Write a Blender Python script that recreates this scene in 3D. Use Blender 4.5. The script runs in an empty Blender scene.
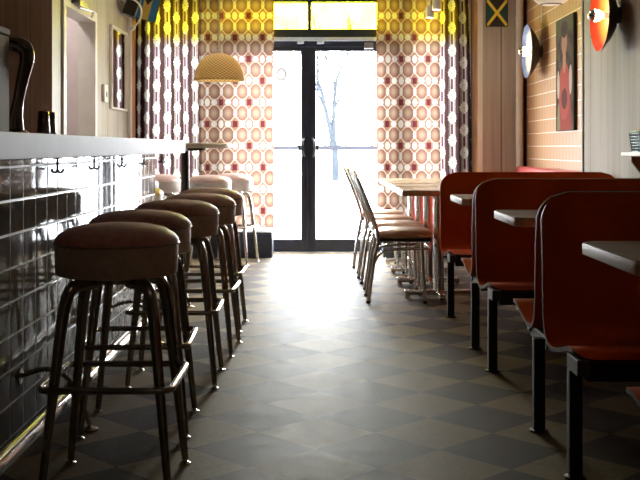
import bpy, bmesh, math, random
from mathutils import Vector, Matrix
random.seed(7)
PI = math.pi
S = bpy.context.scene
COL = S.collection
F, H, CX, HY = 1050.0, 1.05, 320.0, 147.5      # focal length in px, eye height, vanishing point

# ------------------------------------------------------------------ shader helpers
class N:
    """wraps a socket, with arithmetic"""
    def __init__(s, nt, sock): s.nt, s.k = nt, sock
    def _m(s, op, *a):
        n = s.nt.nodes.new('ShaderNodeMath'); n.operation = op
        for i, v in enumerate((s,) + a):
            if isinstance(v, N): s.nt.links.new(v.k, n.inputs[i])
            else: n.inputs[i].default_value = v
        return N(s.nt, n.outputs[0])
    def __add__(s, o): return s._m('ADD', o)
    def __sub__(s, o): return s._m('SUBTRACT', o)
    def __mul__(s, o): return s._m('MULTIPLY', o)
    def __truediv__(s, o): return s._m('DIVIDE', o)
    def fract(s): return s._m('FRACT')
    def floor(s): return s._m('FLOOR')
    def abs(s): return s._m('ABSOLUTE')
    def sqrt(s): return s._m('SQRT')
    def sin(s): return s._m('SINE')
    def mod(s, o): return s._m('FLOORED_MODULO', o)
    def lt(s, o): return s._m('LESS_THAN', o)
    def gt(s, o): return s._m('GREATER_THAN', o)
    def mx(s, o): return s._m('MAXIMUM', o)
    def mn(s, o): return s._m('MINIMUM', o)
    def atan2(s, o): return s._m('ARCTAN2', o)
    def step(s, a, b):          # smooth 0..1 from a to b
        n = s.nt.nodes.new('ShaderNodeMapRange'); n.interpolation_type = 'SMOOTHSTEP'
        s.nt.links.new(s.k, n.inputs[0]); n.inputs[1].default_value = a; n.inputs[2].default_value = b
        return N(s.nt, n.outputs[0])

def new_mat(name):
    m = bpy.data.materials.new(name); m.use_nodes = True
    nt = m.node_tree; nt.nodes.clear()
    out = nt.nodes.new('ShaderNodeOutputMaterial')
    return m, nt, out

def coords(nt, kind='Object'):
    tc = nt.nodes.new('ShaderNodeTexCoord')
    sp = nt.nodes.new('ShaderNodeSeparateXYZ'); nt.links.new(tc.outputs[kind], sp.inputs[0])
    return tc.outputs[kind], N(nt, sp.outputs[0]), N(nt, sp.outputs[1]), N(nt, sp.outputs[2])

def noise(nt, vec, scale=(1, 1, 1), sc=5.0, detail=4, rough=.55):
    mp = nt.nodes.new('ShaderNodeMapping'); mp.inputs['Scale'].default_value = scale
    nt.links.new(vec, mp.inputs[0])
    n = nt.nodes.new('ShaderNodeTexNoise'); n.inputs['Scale'].default_value = sc
    n.inputs['Detail'].default_value = detail; n.inputs['Roughness'].default_value = rough
    nt.links.new(mp.outputs[0], n.inputs['Vector'])
    return N(nt, n.outputs[0])

def col4(c): return (c[0], c[1], c[2], 1)

def mixc(nt, fac, a, b):
    n = nt.nodes.new('ShaderNodeMix'); n.data_type = 'RGBA'
    if isinstance(fac, N): nt.links.new(fac.k, n.inputs[0])
    else: n.inputs[0].default_value = fac
    for i, v in ((6, a), (7, b)):
        if isinstance(v, (tuple, list)): n.inputs[i].default_value = col4(v)
        else: nt.links.new(v, n.inputs[i])
    return n.outputs[2]

def bsdf(nt, out, color, rough=.5, metal=0., bump=None, bstr=.2, bdist=.01, coat=0., spec=.5):
    b = nt.nodes.new('ShaderNodeBsdfPrincipled')
    if isinstance(color, (tuple, list)): b.inputs['Base Color'].default_value = col4(color)
    else: nt.links.new(color, b.inputs['Base Color'])
    if isinstance(rough, N): nt.links.new(rough.k, b.inputs['Roughness'])
    else: b.inputs['Roughness'].default_value = rough
    b.inputs['Metallic'].default_value = metal
    b.inputs['Coat Weight'].default_value = coat
    b.inputs['Coat Roughness'].default_value = .08
    b.inputs['Specular IOR Level'].default_value = spec
    if bump is not None:
        bp = nt.nodes.new('ShaderNodeBump'); bp.inputs['Strength'].default_value = bstr
        bp.inputs['Distance'].default_value = bdist
        nt.links.new(bump.k, bp.inputs['Height']); nt.links.new(bp.outputs[0], b.inputs['Normal'])
    nt.links.new(b.outputs[0], out.inputs[0])
    return b

def plain(name, c, rough=.5, metal=0., var=.12, nsc=12., bstr=.0, coat=0., spec=.5):
    """a colour with gentle procedural mottling"""
    m, nt, out = new_mat(name)
    v, x, y, z = coords(nt)
    n = noise(nt, v, sc=nsc)
    dk = tuple(k * (1 - var) for k in c); lt = tuple(min(1, k * (1 + var)) for k in c)
    bsdf(nt, out, mixc(nt, n.step(.3, .7), dk, lt), rough, metal, n if bstr else None, bstr, coat=coat, spec=spec)
    return m

def grain(name, c1, c2, rough=.55, axis='z', sc=22., seam=None, bstr=.06, spec=.35):
    """vertical wood grain, optional dark seams every `seam` metres along y (or x)"""
    m, nt, out = new_mat(name)
    v, x, y, z = coords(nt)
    s = {'z': (1, 1, .03), 'x': (.04, 1, 1), 'y': (1, .04, 1)}[axis]
    n = noise(nt, v, s, sc, 6, .6); n2 = noise(nt, v, s, sc * .22, 2)
    f = (n * .65 + n2 * .5).step(.38, .72)
    c = mixc(nt, f, c1, c2)
    if seam:
        q = ((x + y) / seam).fract()
        c = mixc(nt, (q - .5).abs().gt(.5 - .006 / seam), c, tuple(k * .3 for k in c1))
    bsdf(nt, out, c, rough, bump=n, bstr=bstr, bdist=.004, spec=spec)
    return m

def emit(name, c, strength):
    m, nt, out = new_mat(name)
    e = nt.nodes.new('ShaderNodeEmission'); e.inputs[0].default_value = col4(c); e.inputs[1].default_value = strength
    nt.links.new(e.outputs[0], out.inputs[0]); return m

def pane_mat(name, tint, gloss=.05):
    m, nt, out = new_mat(name)
    v, x, y, z = coords(nt)
    t = nt.nodes.new('ShaderNodeBsdfTransparent')
    n = noise(nt, v, (1, 1, 1), 6., 3)
    nt.links.new(mixc(nt, n.step(.35, .7), tint, tuple(min(1, k * 1.25 + .02) for k in tint)), t.inputs[0])
    g = nt.nodes.new('ShaderNodeBsdfGlossy'); g.inputs['Roughness'].default_value = .02
    mx = nt.nodes.new('ShaderNodeMixShader'); mx.inputs[0].default_value = gloss
    nt.links.new(t.outputs[0], mx.inputs[1]); nt.links.new(g.outputs[0], mx.inputs[2])
    nt.links.new(mx.outputs[0], out.inputs[0]); return m

M = {}
M['chrome'] = plain('chrome', (.72, .70, .67), .16, 1., .05, 30)
M['tap_metal'] = plain('smoky_chrome', (.20, .165, .14), .14, 1., .08, 30)
M['chrome_dark'] = plain('chrome_dark', (.38, .335, .285), .2, 1., .08, 30)
M['steel'] = plain('steel', (.45, .44, .43), .35, 1., .1, 30)
M['black_metal'] = plain('black_metal', (.016, .016, .018), .4, 0., .2, 20)
M['arm_grey'] = plain('arm_grey_metal', (.05, .05, .05), .45, 0., .1, 20)
M['frame_dark'] = plain('door_paint', (.012, .017, .034), .38, 0., .15, 9)
M['brown_vinyl'] = plain('brown_vinyl', (.44, .21, .155), .5, 0., .12, 40, .05, spec=.15)
M['brown_band'] = plain('brown_vinyl_band', (.50, .36, .28), .5, 0., .1, 40, .05)
M['white_vinyl'] = plain('white_vinyl', (.66, .62, .61), .45, 0., .06, 30)
M['pink_vinyl'] = plain('pinkish_vinyl', (.66, .48, .48), .4, 0., .08, 30)
M['yellow_vinyl'] = plain('yellow_vinyl', (.75, .56, .05), .4, 0., .08, 30)
M['cream_vinyl'] = plain('cream_vinyl', (.58, .52, .38), .5, 0., .08, 30)
M['tan_vinyl'] = plain('tan_vinyl', (.62, .42, .32), .32, 0., .1, 30, .05)
M['piping'] = plain('piping', (.22, .13, .10), .35, 0., .1, 30)
M['counter'] = plain('counter_laminate', (.285, .270, .37), .55, 0., .04, 6, spec=.25)
M['red_lam'] = plain('red_laminate', (.45, .062, .004), .5, 0., .06, 3, spec=.08)
M['ply_edge'] = grain('plywood_edge', (.04, .026, .018), (.10, .075, .058), .5, 'x', 60., spec=.1)
M['table_lam'] = grain('table_laminate', (.15, .09, .06), (.21, .135, .095), .6, 'x', 40., spec=.05)
M['table_edge'] = grain('table_edge_plywood', (.36, .27, .20), (.52, .41, .32), .45, 'y', 60.)
M['oak_lam'] = grain('oak_laminate', (.40, .29, .17), (.56, .43, .28), .22, 'y', 40.)
M['pink_uph'] = plain('dusty_red_vinyl', (.48, .075, .075), .4, 0., .1, 9, .05)
M['grey_panel'] = grain('grey_wood_panel', (.225, .197, .165), (.325, .288, .245), .7, seam=1.22)
M['flag_panel'] = grain('taupe_wood_panel', (.33, .285, .245), (.48, .425, .37), .5, seam=.52)
M['beige_panel'] = grain('beige_wood_panel', (.32, .285, .23), (.45, .41, .34), .5, seam=1.22)
M['dark_panel'] = grain('dark_wood_panel', (.036, .018, .011), (.058, .032, .021), .9, seam=1.22, spec=.0)
M['orange_paint'] = plain('orange_paint', (.60, .27, .10), .6, 0., .08, 8)
M['white_paint'] = plain('white_paint', (.74, .72, .66), .45, 0., .05, 6)
M['ceiling'] = plain('ceiling_paint', (.42, .40, .37), .8, 0., .06, 6)
M['dim_wall'] = plain('brown_wall_paint', (.13, .09, .07), .7, 0., .1, 4)
M['pink_wall'] = plain('pale_pink_paint', (.68, .61, .60), .7, 0., .05, 4)
M['white_plastic'] = plain('white_plastic', (.72, .72, .70), .4, 0., .04, 9)
M['black_plastic'] = plain('black_plastic', (.011, .010, .010), .45, 0., .2, 20)
M['grey_box'] = plain('grey_brown_metal', (.12, .092, .085), .75, 0., .05, 9)
M['green_plastic'] = plain('green_plastic', (.03, .17, .10), .4, 0., .1, 20)
M['bracket_wood'] = grain('bracket_wood', (.20, .11, .06), (.33, .2, .12), .5)
M['shelf_edge'] = plain('pale_shelf', (.68, .62, .52), .5, 0., .06, 9)
M['snow'] = plain('snowy_ground', (.78, .80, .83), .9, 0., .06, .6)
M['bark'] = plain('pale_bark', (.0114, .0132, .0155), .9, 0., .2, 9, spec=0.)
M['guardrail'] = plain('galvanised_rail', (.0098, .0098, .012), .9, 0., .1, 9, spec=0.)
M['canvas_side'] = plain('canvas_side', (.02, .016, .013), .7, 0., .2, 20)
M['glass'] = pane_mat('clear_glass', (.93, .95, .96))
M['yellow_glass'] = pane_mat('yellow_film_glass', (.77, .73, .11))
M['decal'] = plain('pale_blue_decal', (.70, .84, .98), .8, 0., .1, 20, spec=0.)
M['amber_plastic'] = plain('pole_black', (.012, .012, .016), .35, 0., .2, 20)

def tile_wall():
    m, nt, out = new_mat('glazed_bar_tile')
    v, x, y, z = coords(nt)
    n = noise(nt, v, (1, 1, 1), 9., 3)
    bsdf(nt, out, mixc(nt, n.step(.3, .7), (.09, .072, .058), (.125, .105, .088)), .05, 0, n, .012, .01, coat=0., spec=.045)
    return m
M['tile'] = tile_wall()
M['grout'] = plain('pale_grout', (.55, .53, .50), .45, 0., .1, 20)

def floor_mat():
    m, nt, out = new_mat('checker_vinyl_tile')
    v, x, y, z = coords(nt)
    a = math.radians(45 - 1.25); T = .305
    dx, dy = x - .422, y - 4.076
    u = (dx * math.cos(a) + dy * math.sin(a)) / T
    w = (dy * math.cos(a) - dx * math.sin(a)) / T
    par = (u.floor() + w.floor()).mod(2.)          # 0 straight above / below the corner: light
    n1 = noise(nt, v, (1, 1, 1), 55., 5, .7); n2 = noise(nt, v, (1, 1, 1), 2.3, 5, .6)
    idn = noise(nt, v, (1, 1, 1), 300., 2, .5)
    light = mixc(nt, n1.step(.3, .7), (.160, .120, .066), (.212, .162, .092))
    dark = mixc(nt, n1.step(.3, .7), (.050, .040, .031), (.080, .063, .050))
    c = mixc(nt, par.gt(.5), light, dark)
    jx = (u.fract() - .5).abs().gt(.494); jy = (w.fract() - .5).abs().gt(.494)
    c = mixc(nt, jx.mx(jy) * .7, c, (.06, .05, .04))
    c = mixc(nt, n2.step(.48, .75) * .22, c, (.10, .085, .065))
    c = mixc(nt, noise(nt, v, (1, 1, 1), 9., 6, .75).step(.52, .75) * .35, c, (.045, .036, .028))
    # scuffs and scratches with a shape of their own
    wv = nt.nodes.new('ShaderNodeTexVoronoi'); wv.inputs['Scale'].default_value = 1.6
    nt.links.new(v, wv.inputs['Vector'])
    spots = N(nt, wv.outputs['Distance']).lt(.022)
    c = mixc(nt, spots, c, (.05, .04, .03))
    n3 = noise(nt, v, (1, 1, 1), 14., 6, .7)
    rough = n2 * .08 + n3.step(.3, .7) * .08 + .49
    bsdf(nt, out, c, rough, 0, n1, .02, .002, spec=.035)
    return m
M['floor'] = floor_mat()

def ribbed_tan():
    m, nt, out = new_mat('tan_wall_tile')
    v, x, y, z = coords(nt)
    line = ((z / .118).fract() - .5).abs().gt(.475)
    rib = ((y * 55.).sin() * .5 + .5)
    n = noise(nt, v, (1, 1, .05), 30., 4)
    c = mixc(nt, (rib * .5 + n * .5), (.34, .172, .072), (.46, .262, .122))
    c = mixc(nt, line, c, (.85, .78, .70))
    bsdf(nt, out, c, .5, 0, line, .12, .003); return m
M['tan_tile'] = ribbed_tan()

def cloth_out(nt, out, c, trans=.62, k=.108):
    ck = mixc(nt, k, (0, 0, 0), c)
    d = nt.nodes.new('ShaderNodeBsdfDiffuse'); t = nt.nodes.new('ShaderNodeBsdfTranslucent')
    nt.links.new(c, d.inputs[0]); nt.links.new(ck, t.inputs[0])
    mx = nt.nodes.new('ShaderNodeMixShader'); mx.inputs[0].default_value = trans
    nt.links.new(d.outputs[0], mx.inputs[1]); nt.links.new(t.outputs[0], mx.inputs[2])
    nt.links.new(mx.outputs[0], out.inputs[0])

def circle_cloth():
    m, nt, out = new_mat('printed_circle_cloth')
    v, u, w, _ = coords(nt, 'UV')
    pu, pv = .140, .2135
    ax = ((u / pu).fract() - .5) * pu; ay = ((w / pv).fract() - .5) * pv
    bx = ((u / pu + .5).fract() - .5) * pu; by = ((w / pv + .5).fract() - .5) * pv
    def ell(x, y, rx, ry): return ((x / rx) * (x / rx) + (y / ry) * (y / ry)).sqrt()
    big = ell(ax, ay, .050, .062); small = ell(ax, by, .030, .032)
    mid = ell(bx, ay, .019, .042); alt = ell(bx, by, .026, .040)
    par = ((u / pu + .5).floor() + (w / pv + .5).floor()).mod(2.).gt(.5)
    rect = (bx.abs() / .023).mx(by.abs() / .031).lt(1.)
    oc = (ax.abs() / .060).mx(ay.abs() / .076).mx((ax.abs() / .060 + ay.abs() / .076) / 1.45)
    n = noise(nt, v, (1, 1, 1), 160., 2)
    c = mixc(nt, n, (.40, .215, .14), (.52, .30, .20))
    c = mixc(nt, (oc - 1.).abs().lt(.07), c, (.90, .80, .62))
    c = mixc(nt, mid.lt(1.12), c, (.45, .17, .13)); c = mixc(nt, mid.lt(1.), c, (.93, .88, .74))
    c = mixc(nt, small.lt(1.14), c, (.42, .14, .11)); c = mixc(nt, small.lt(1.), c, (.96, .93, .84))
    a2 = mixc(nt, alt.lt(1.1), c, (.50, .20, .15)); a2 = mixc(nt, alt.lt(1.), a2, (.96, .92, .80))
    r2 = mixc(nt, rect, c, (.17, .032, .04))
    c = mixc(nt, par, a2, r2)
    c = mixc(nt, big.lt(1.08), c, (.30, .075, .06))
    inner = mixc(nt, big.step(.1, .95), (.58, .42, .29), (.38, .215, .155))
    c = mixc(nt, big.lt(1.), c, inner)
    cloth_out(nt, out, c); return m
M['circle_cloth'] = circle_cloth()

def medal_cloth():
    m, nt, out = new_mat('printed_medallion_cloth')
    v, u, w, _ = coords(nt, 'UV')
    pu, pv = .135, .222
    cxx = ((u / pu).fract() - .5) * pu
    off = (u / pu).floor().mod(2.) * .45
    cy = ((w / pv + off).fract() - .5) * pv
    dy = ((w / pv + off + .5).fract() - .5) * pv
    ang = cy.atan2(cxx)
    r = ((cxx / .046) * (cxx / .046) + (cy / .050) * (cy / .050)).sqrt()
    rr = r + (ang * 10.).sin() * .09
    n = noise(nt, v, (1, 1, 1), 140., 2)
    c = mixc(nt, n, (.04, .021, .022), (.08, .040, .038))                     # dark ground
    band = cxx.abs().lt(.037)
    c = mixc(nt, band, c, (.66, .60, .50))
    c = mixc(nt, (cxx.abs() - .0285).abs().lt(.004), c, (.10, .055, .06))
    c = mixc(nt, cxx.abs().lt(.020), c, (.74, .70, .62))
    slot = (cxx.abs() / .012).mx(dy.abs() / .05).lt(1.)
    c = mixc(nt, slot, c, (.17, .07, .13))
    c = mixc(nt, rr.lt(1.), c, (.95, .93, .84))
    petals = (ang * 8.).sin().gt(.4)
    c = mixc(nt, ((r - .62).abs().lt(.16)) * petals * .55, c, (.42, .34, .22))
    c = mixc(nt, r.lt(.2), c, (.5, .42, .28))
    cloth_out(nt, out, c, k=.15); return m
M['medal_cloth'] = medal_cloth()

def woven_shade():
    m, nt, out = new_mat('woven_lampshade')
    v, x, y, z = coords(nt)
    a = y.atan2(x)
    wv = (a * 34.).sin() * (z * 300.).sin()
    c = mixc(nt, wv.step(-.6, .6), (.50, .36, .16), (.95, .82, .52))
    d = nt.nodes.new('ShaderNodeBsdfDiffuse'); t = nt.nodes.new('ShaderNodeBsdfTranslucent')
    nt.links.new(c, d.inputs[0]); nt.links.new(c, t.inputs[0])
    mx = nt.nodes.new('ShaderNodeMixShader'); mx.inputs[0].default_value = .45
    nt.links.new(d.outputs[0], mx.inputs[1]); nt.links.new(t.outputs[0], mx.inputs[2])
    nt.links.new(mx.outputs[0], out.inputs[0]); return m
M['woven'] = woven_shade()

def dish_paint(name, rim, mid, centre, e0=.17, e1=.225):
    """enamel dish; local z is the lamp axis"""
    m, nt, out = new_mat(name)
    v, x, y, z = coords(nt)
    r = (x * x + y * y).sqrt()
    n = noise(nt, v, (1, 1, 1), 18., 3)
    c = mixc(nt, (r + n * .04).step(.10, .17), centre, mid)
    c = mixc(nt, (r + n * .03).step(e0, e1), c, rim)
    bsdf(nt, out, c, .3, coat=.3); return m
M['dish_red'] = dish_paint('red_orange_enamel', (.62, .05, .015), (.85, .30, .06), (.9, .8, .4))
M['dish_blue'] = dish_paint('blue_cream_enamel', (.10, .15, .34), (.6, .55, .5), (.85, .72, .5), .195, .232)
M['dish_back'] = plain('dark_enamel', (.045, .038, .034), .4, 0., .1, 20)
M['bulb_glow'] = emit('bulb_glow', (1., .83, .58), 60.)
M['bulb_mirror'] = plain('mirror_cap', (.85, .84, .82), .06, 1., .02, 20)
M['spot_glow'] = emit('spot_glow', (1., .93, .82), 45.)
M['ceil_glow'] = emit('ceiling_lamp_glow', (1., .80, .60), 30.)
M['fill_glow'] = emit('fill_lamp_glow', (1., .74, .52), 7.)
M['mirror'] = plain('mirror_glass', (.88, .88, .87), .015, 1., .01, 5)
def opal():
    m, nt, out = new_mat('opal_glass_shade')
    v, x, y, z = coords(nt); n = noise(nt, v, sc=10.)
    cloth_out(nt, out, mixc(nt, n, (.80, .78, .74), (.86, .84, .8)), .6, .8); return m
M['white_shade'] = opal()

def portrait():
    """painted figure in a red top on a dark ground; local y/z are canvas width and height"""
    m, nt, out = new_mat('painted_portrait')
    v, x, y, z = coords(nt)
    n = noise(nt, v, (1, 1, 1), 9., 5)
    def ell(cy, cz, ry, rz): return (((y - cy) / ry) * ((y - cy) / ry) + ((z - cz) / rz) * ((z - cz) / rz)).sqrt() + n * .25
    c = mixc(nt, n.step(.35, .65), (.045, .032, .026), (.12, .09, .06))
    c = mixc(nt, (z + n * .2).gt(.43), c, (.10, .095, .035))
    skirt = ell(0, -.55, .26, .55).lt(1.1)
    c = mixc(nt, skirt, c, (.36, .075, .06))
    c = mixc(nt, ell(.0, -.14, .20, .24).lt(1.1), c, (.46, .10, .085))
    c = mixc(nt, ell(.21, -.08, .045, .12).lt(1.1), c, (.62, .52, .45))
    c = mixc(nt, ell(-.21, -.06, .05, .12).lt(1.1), c, (.62, .52, .45))
    c = mixc(nt, ell(.0, -.2, .11, .09).lt(1.05), c, (.14, .05, .05))
    c = mixc(nt, ell(0, .12, .055, .12).lt(1.1), c, (.52, .26, .17))
    c = mixc(nt, ell(0, .26, .10, .115).lt(1.1), c, (.48, .24, .16))
    c = mixc(nt, ell(0, .36, .12, .07).lt(1.1), c, (.06, .04, .03))
    c = mixc(nt, ell(.2, -.42, .06, .22).lt(1.0), c, (.3, .27, .17))
    bsdf(nt, out, mixc(nt, .62, (0, 0, 0), c), .85, bump=n, bstr=.1, spec=.08); return m
M['portrait'] = portrait()

def flag_jamaica():
    m, nt, out = new_mat('gold_saltire_flag')
    v, x, y, z = coords(nt)
    hx, hz = .098, .125
    a = x.abs() / hx; b = z.abs() / hz
    c = mixc(nt, a.gt(b), (.012, .012, .012), (.012, .075, .055))
    c = mixc(nt, (a - b).abs().lt(.17), c, (.75, .55, .04))
    bsdf(nt, out, c, .5); return m
def flag_bahamas():
    m, nt, out = new_mat('blue_gold_flag')
    v, x, y, z = coords(nt)
    c = mixc(nt, x.abs().lt(.040), (.025, .17, .36), (.58, .42, .07))
    tri = (z * -1. + .165 - .19 * .62).lt(0.)       # black triangle at the top edge
    blk = (x.abs() + (z * -1. + .165) * .62).lt(.118)
    c = mixc(nt, blk, c, (.012, .012, .014))
    bsdf(nt, out, c, .5); return m
M['flag_j'] = flag_jamaica(); M['flag_b'] = flag_bahamas()

# ------------------------------------------------------------------ mesh helpers
def round_poly(pts, r, n=6, closed=False):
    P = [Vector(p) for p in pts]; out = []
    L = len(P)
    for i in range(L):
        if not closed and i in (0, L - 1): out.append(P[i]); continue
        a, b, c = P[i - 1], P[i], P[(i + 1) % L]
        d1, d2 = (a - b), (c - b)
        rr = min(r, d1.length * .49, d2.length * .49)
        p1, p2 = b + d1.normalized() * rr, b + d2.normalized() * rr
        for k in range(n + 1):
            t = k / n; out.append(p1 * (1 - t) ** 2 + b * 2 * t * (1 - t) + p2 * t * t)
    return out

def catmull(pts, n=6):
    P = [Vector(p) for p in pts]; P = [P[0] * 2 - P[1]] + P + [P[-1] * 2 - P[-2]]
    out = []
    for i in range(1, len(P) - 2):
        for k in range(n):
            t = k / n; a, b, c, d = P[i - 1:i + 3]
            out.append(.5 * ((2 * b) + (c - a) * t + (2 * a - 5 * b + 4 * c - d) * t * t + (3 * b - a - 3 * c + d) * t ** 3))
    out.append(P[-2]); return out

class MB:
    def __init__(s): s.bm = bmesh.new(); s.bev = False
    def box(s, lo, hi, bev=0., seg=2, mi=0, mat=None):
        lo, hi = Vector(lo), Vector(hi)
        b = bmesh.new(); bmesh.ops.create_cube(b, size=1)
        for v in b.verts: v.co = Vector(((lo[i] + hi[i]) / 2 + v.co[i] * (hi[i] - lo[i])) for i in range(3))
        if bev: s.bev = True; bmesh.ops.bevel(b, geom=list(b.edges), offset=bev, segments=seg, affect='EDGES', profile=.5)
        for f in b.faces: f.material_index = mi
        if mat is not None: b.transform(mat)
        s.add(b); return s
    def add(s, b):
        me = bpy.data.meshes.new('tmp'); b.to_mesh(me); b.free(); s.bm.from_mesh(me); bpy.data.meshes.remove(me)
    def tube(s, pts, r, seg=12, closed=False, caps=True, mi=0):
        P = [Vector(p) for p in pts]; L = len(P); bm = s.bm
        R = r if isinstance(r, (list, tuple)) else [r] * L
        if len(R) != L: R = [R[0] + (R[-1] - R[0]) * i / (L - 1) for i in range(L)]
        T = []
        for i in range(L):
            a = P[i - 1] if (i or closed) else P[i]; c = P[(i + 1) % L] if (i < L - 1 or closed) else P[i]
            T.append((c - a).normalized())
        ref = Vector((0, 0, 1)) if abs(T[0].z) < .9 else Vector((1, 0, 0))
        nrm = (ref - T[0] * ref.dot(T[0])).normalized(); rings = []
        for i in range(L):
            nrm = (nrm - T[i] * nrm.dot(T[i])).normalized(); bn = T[i].cross(nrm)
            rings.append([bm.verts.new(P[i] + (nrm * math.cos(2 * PI * k / seg) + bn * math.sin(2 * PI * k / seg)) * R[i]) for k in range(seg)])
        for i in range(L if closed else L - 1):
            a, b = rings[i], rings[(i + 1) % L]
            for k in range(seg):
                f = bm.faces.new((a[k], a[(k + 1) % seg], b[(k + 1) % seg], b[k])); f.material_index = mi
        if caps and not closed:
            bm.faces.new(rings[0][::-1]).material_index = mi; bm.faces.new(rings[-1]).material_index = mi
        return s
    def lathe(s, prof, c=(0, 0, 0), seg=48, mi=0, mis=None, mat=None):
        b = bmesh.new(); rings = []
        for r, z in prof:
            if r < 1e-6: rings.append([b.verts.new((0, 0, z))])
            else: rings.append([b.verts.new((r * math.cos(2 * PI * k / seg), r * math.sin(2 * PI * k / seg), z)) for k in range(seg)])
        for i in range(len(rings) - 1):
            A, B = rings[i], rings[i + 1]
            for k in range(seg):
                q = [A[k % len(A)], A[(k + 1) % len(A)], B[(k + 1) % len(B)], B[k % len(B)]]
                q = list(dict.fromkeys(q))
                if len(q) > 2: b.faces.new(q).material_index = (mis[i] if mis else mi)
        if mat is not None: b.transform(mat)
        b.transform(Matrix.Translation(Vector(c))); s.add(b); return s
    def prism(s, poly, axis, a, b_, mi=0, bev=0.):
        """poly of 2D points extruded along axis from a to b_ (the other two axes in xyz order)"""
        def mk(p, t):
            q = [p[0], p[1]]; q.insert('xyz'.index(axis), t); return q
        b = bmesh.new()
        A = [b.verts.new(mk(p, a)) for p in poly]; B = [b.verts.new(mk(p, b_)) for p in poly]
        b.faces.new(A); b.faces.new(B[::-1])
        n = len(poly)
        for i in range(n): b.faces.new((A[i], B[i], B[(i + 1) % n], A[(i + 1) % n]))
        for f in b.faces: f.material_index = mi
        bmesh.ops.recalc_face_normals(b, faces=b.faces)
        if bev: bmesh.ops.bevel(b, geom=list(b.edges), offset=bev, segments=2, affect='EDGES', profile=.5)
        s.add(b); return s
    def build(s, name, mats, parent=None, ang=38, recalc=True):
        bm = s.bm
        if recalc: bmesh.ops.recalc_face_normals(bm, faces=bm.faces)
        for f in bm.faces: f.smooth = True
        for e in bm.edges:
            if len(e.link_faces) == 2:
                e.smooth = e.calc_face_angle(0) < math.radians(ang)
        me = bpy.data.meshes.new(name); bm.to_mesh(me); bm.free()
        for m in (mats if isinstance(mats, (list, tuple)) else [mats]): me.materials.append(m)
        o = bpy.data.objects.new(name, me); COL.objects.link(o)
        if parent is not None: o.parent = parent
        if s.bev: o.modifiers.new('weighted_normal', 'WEIGHTED_NORMAL').keep_sharp = True
        return o

def tag(o, label=None, cat=None, group=None, kind=None):
    if label: o['label'] = label
    if cat: o['category'] = cat
    if group: o['group'] = group
    if kind: o['kind'] = kind
    return o
def thing(name, label, cat, loc=(0, 0, 0), rz=0., group=None):
    o = bpy.data.objects.new(name, None); COL.objects.link(o)
    o.location = loc; o.rotation_euler = (0, 0, rz); o.empty_display_size = .1
    return tag(o, label, cat, group)
def copy_tree(o, parent=None):
    c = o.copy(); COL.objects.link(c)
    if parent is not None: c.parent = parent
    for ch in list(o.children): copy_tree(ch, c)
    return c
def struct(name, mb, m, label=None, cat=None, parent=None):
    o = mb.build(name, m, parent)
    if parent is None: tag(o, label, cat, kind='structure')
    return o

# ------------------------------------------------------------------ the room
XL, XR, YB, YF, YA, ZC = -1.86, 2.0, -2.0, 10.2, 10.45, 2.95
struct('floor', MB().box((-3.6, YB, -.1), (XR + .1, YA + .12, 0)), M['floor'], 'checkered vinyl tile floor laid on the diagonal', 'floor')
struct('ceiling', MB().box((-3.6, YB, ZC), (XR + .1, YA + .12, ZC + .1)), M['ceiling'], 'plain ceiling above the whole diner', 'ceiling')
struct('wall_back', MB().box((XL, YB - .1, 0), (XR, YB, ZC)), M['dim_wall'], 'brown wall behind the viewer', 'wall')
# left wall: dark panelling, then pale panelling with a doorway
DY0, DY1, DZ = 7.62, 8.62, 2.09
wl = MB().box((XL - .12, YB, 0), (XL, 7.29, ZC), mi=0)
wl.box((XL - .12, 7.29, 0), (XL, DY0, ZC), mi=1).box((XL - .12, DY1, 0), (XL, YF, ZC), mi=1).box((XL - .12, DY0, DZ), (XL, DY1, ZC), mi=1)
struct('wall_left', wl, [M['dark_panel'], M['beige_panel']], 'left wall of dark and pale wood panelling with open doorway', 'wall')
wr = MB().box((XR, YB, 0), (XR + .1, 7.97, ZC), mi=0).box((XR, 7.97, 0), (XR + .1, YF + .4, ZC), mi=1)
struct('wall_right', wr, [M['grey_panel'], M['tan_tile']], 'right wall, grey panelling then tan tile with pale lines', 'wall')
struct('trim_1', MB().box((XR - .012, 7.955, 0), (XR - .0005, 7.99, ZC), .003), M['grey_panel'], 'thin grey strip where panelling meets tan tile', 'trim')
# inner room behind the doorway
ir = MB().box((-3.5, 8.72, 0), (XL - .125, 8.8, ZC)).box((-3.6, 6.6, 0), (-3.5, 8.8, ZC)).box((-3.5, 6.52, 0), (XL - .125, 6.6, ZC))
struct('wall_passage', ir, M['pink_wall'], 'pale pink passage wall seen through the left doorway', 'wall')
# doorway casing
cs = MB()
cs.box((XL - .13, DY0 - .07, 0), (XL + .02, DY0 + .012, DZ - .012), .004).box((XL - .13, DY1 - .012, 0), (XL + .02, DY1 + .06, DZ - .012), .004)
cs.box((XL - .13, DY0 - .07, DZ - .012), (XL + .02, DY1 + .06, DZ + .07), .004)
struct('trim_2', cs, M['white_paint'], 'white casing around the open doorway on left wall', 'trim')
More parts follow.
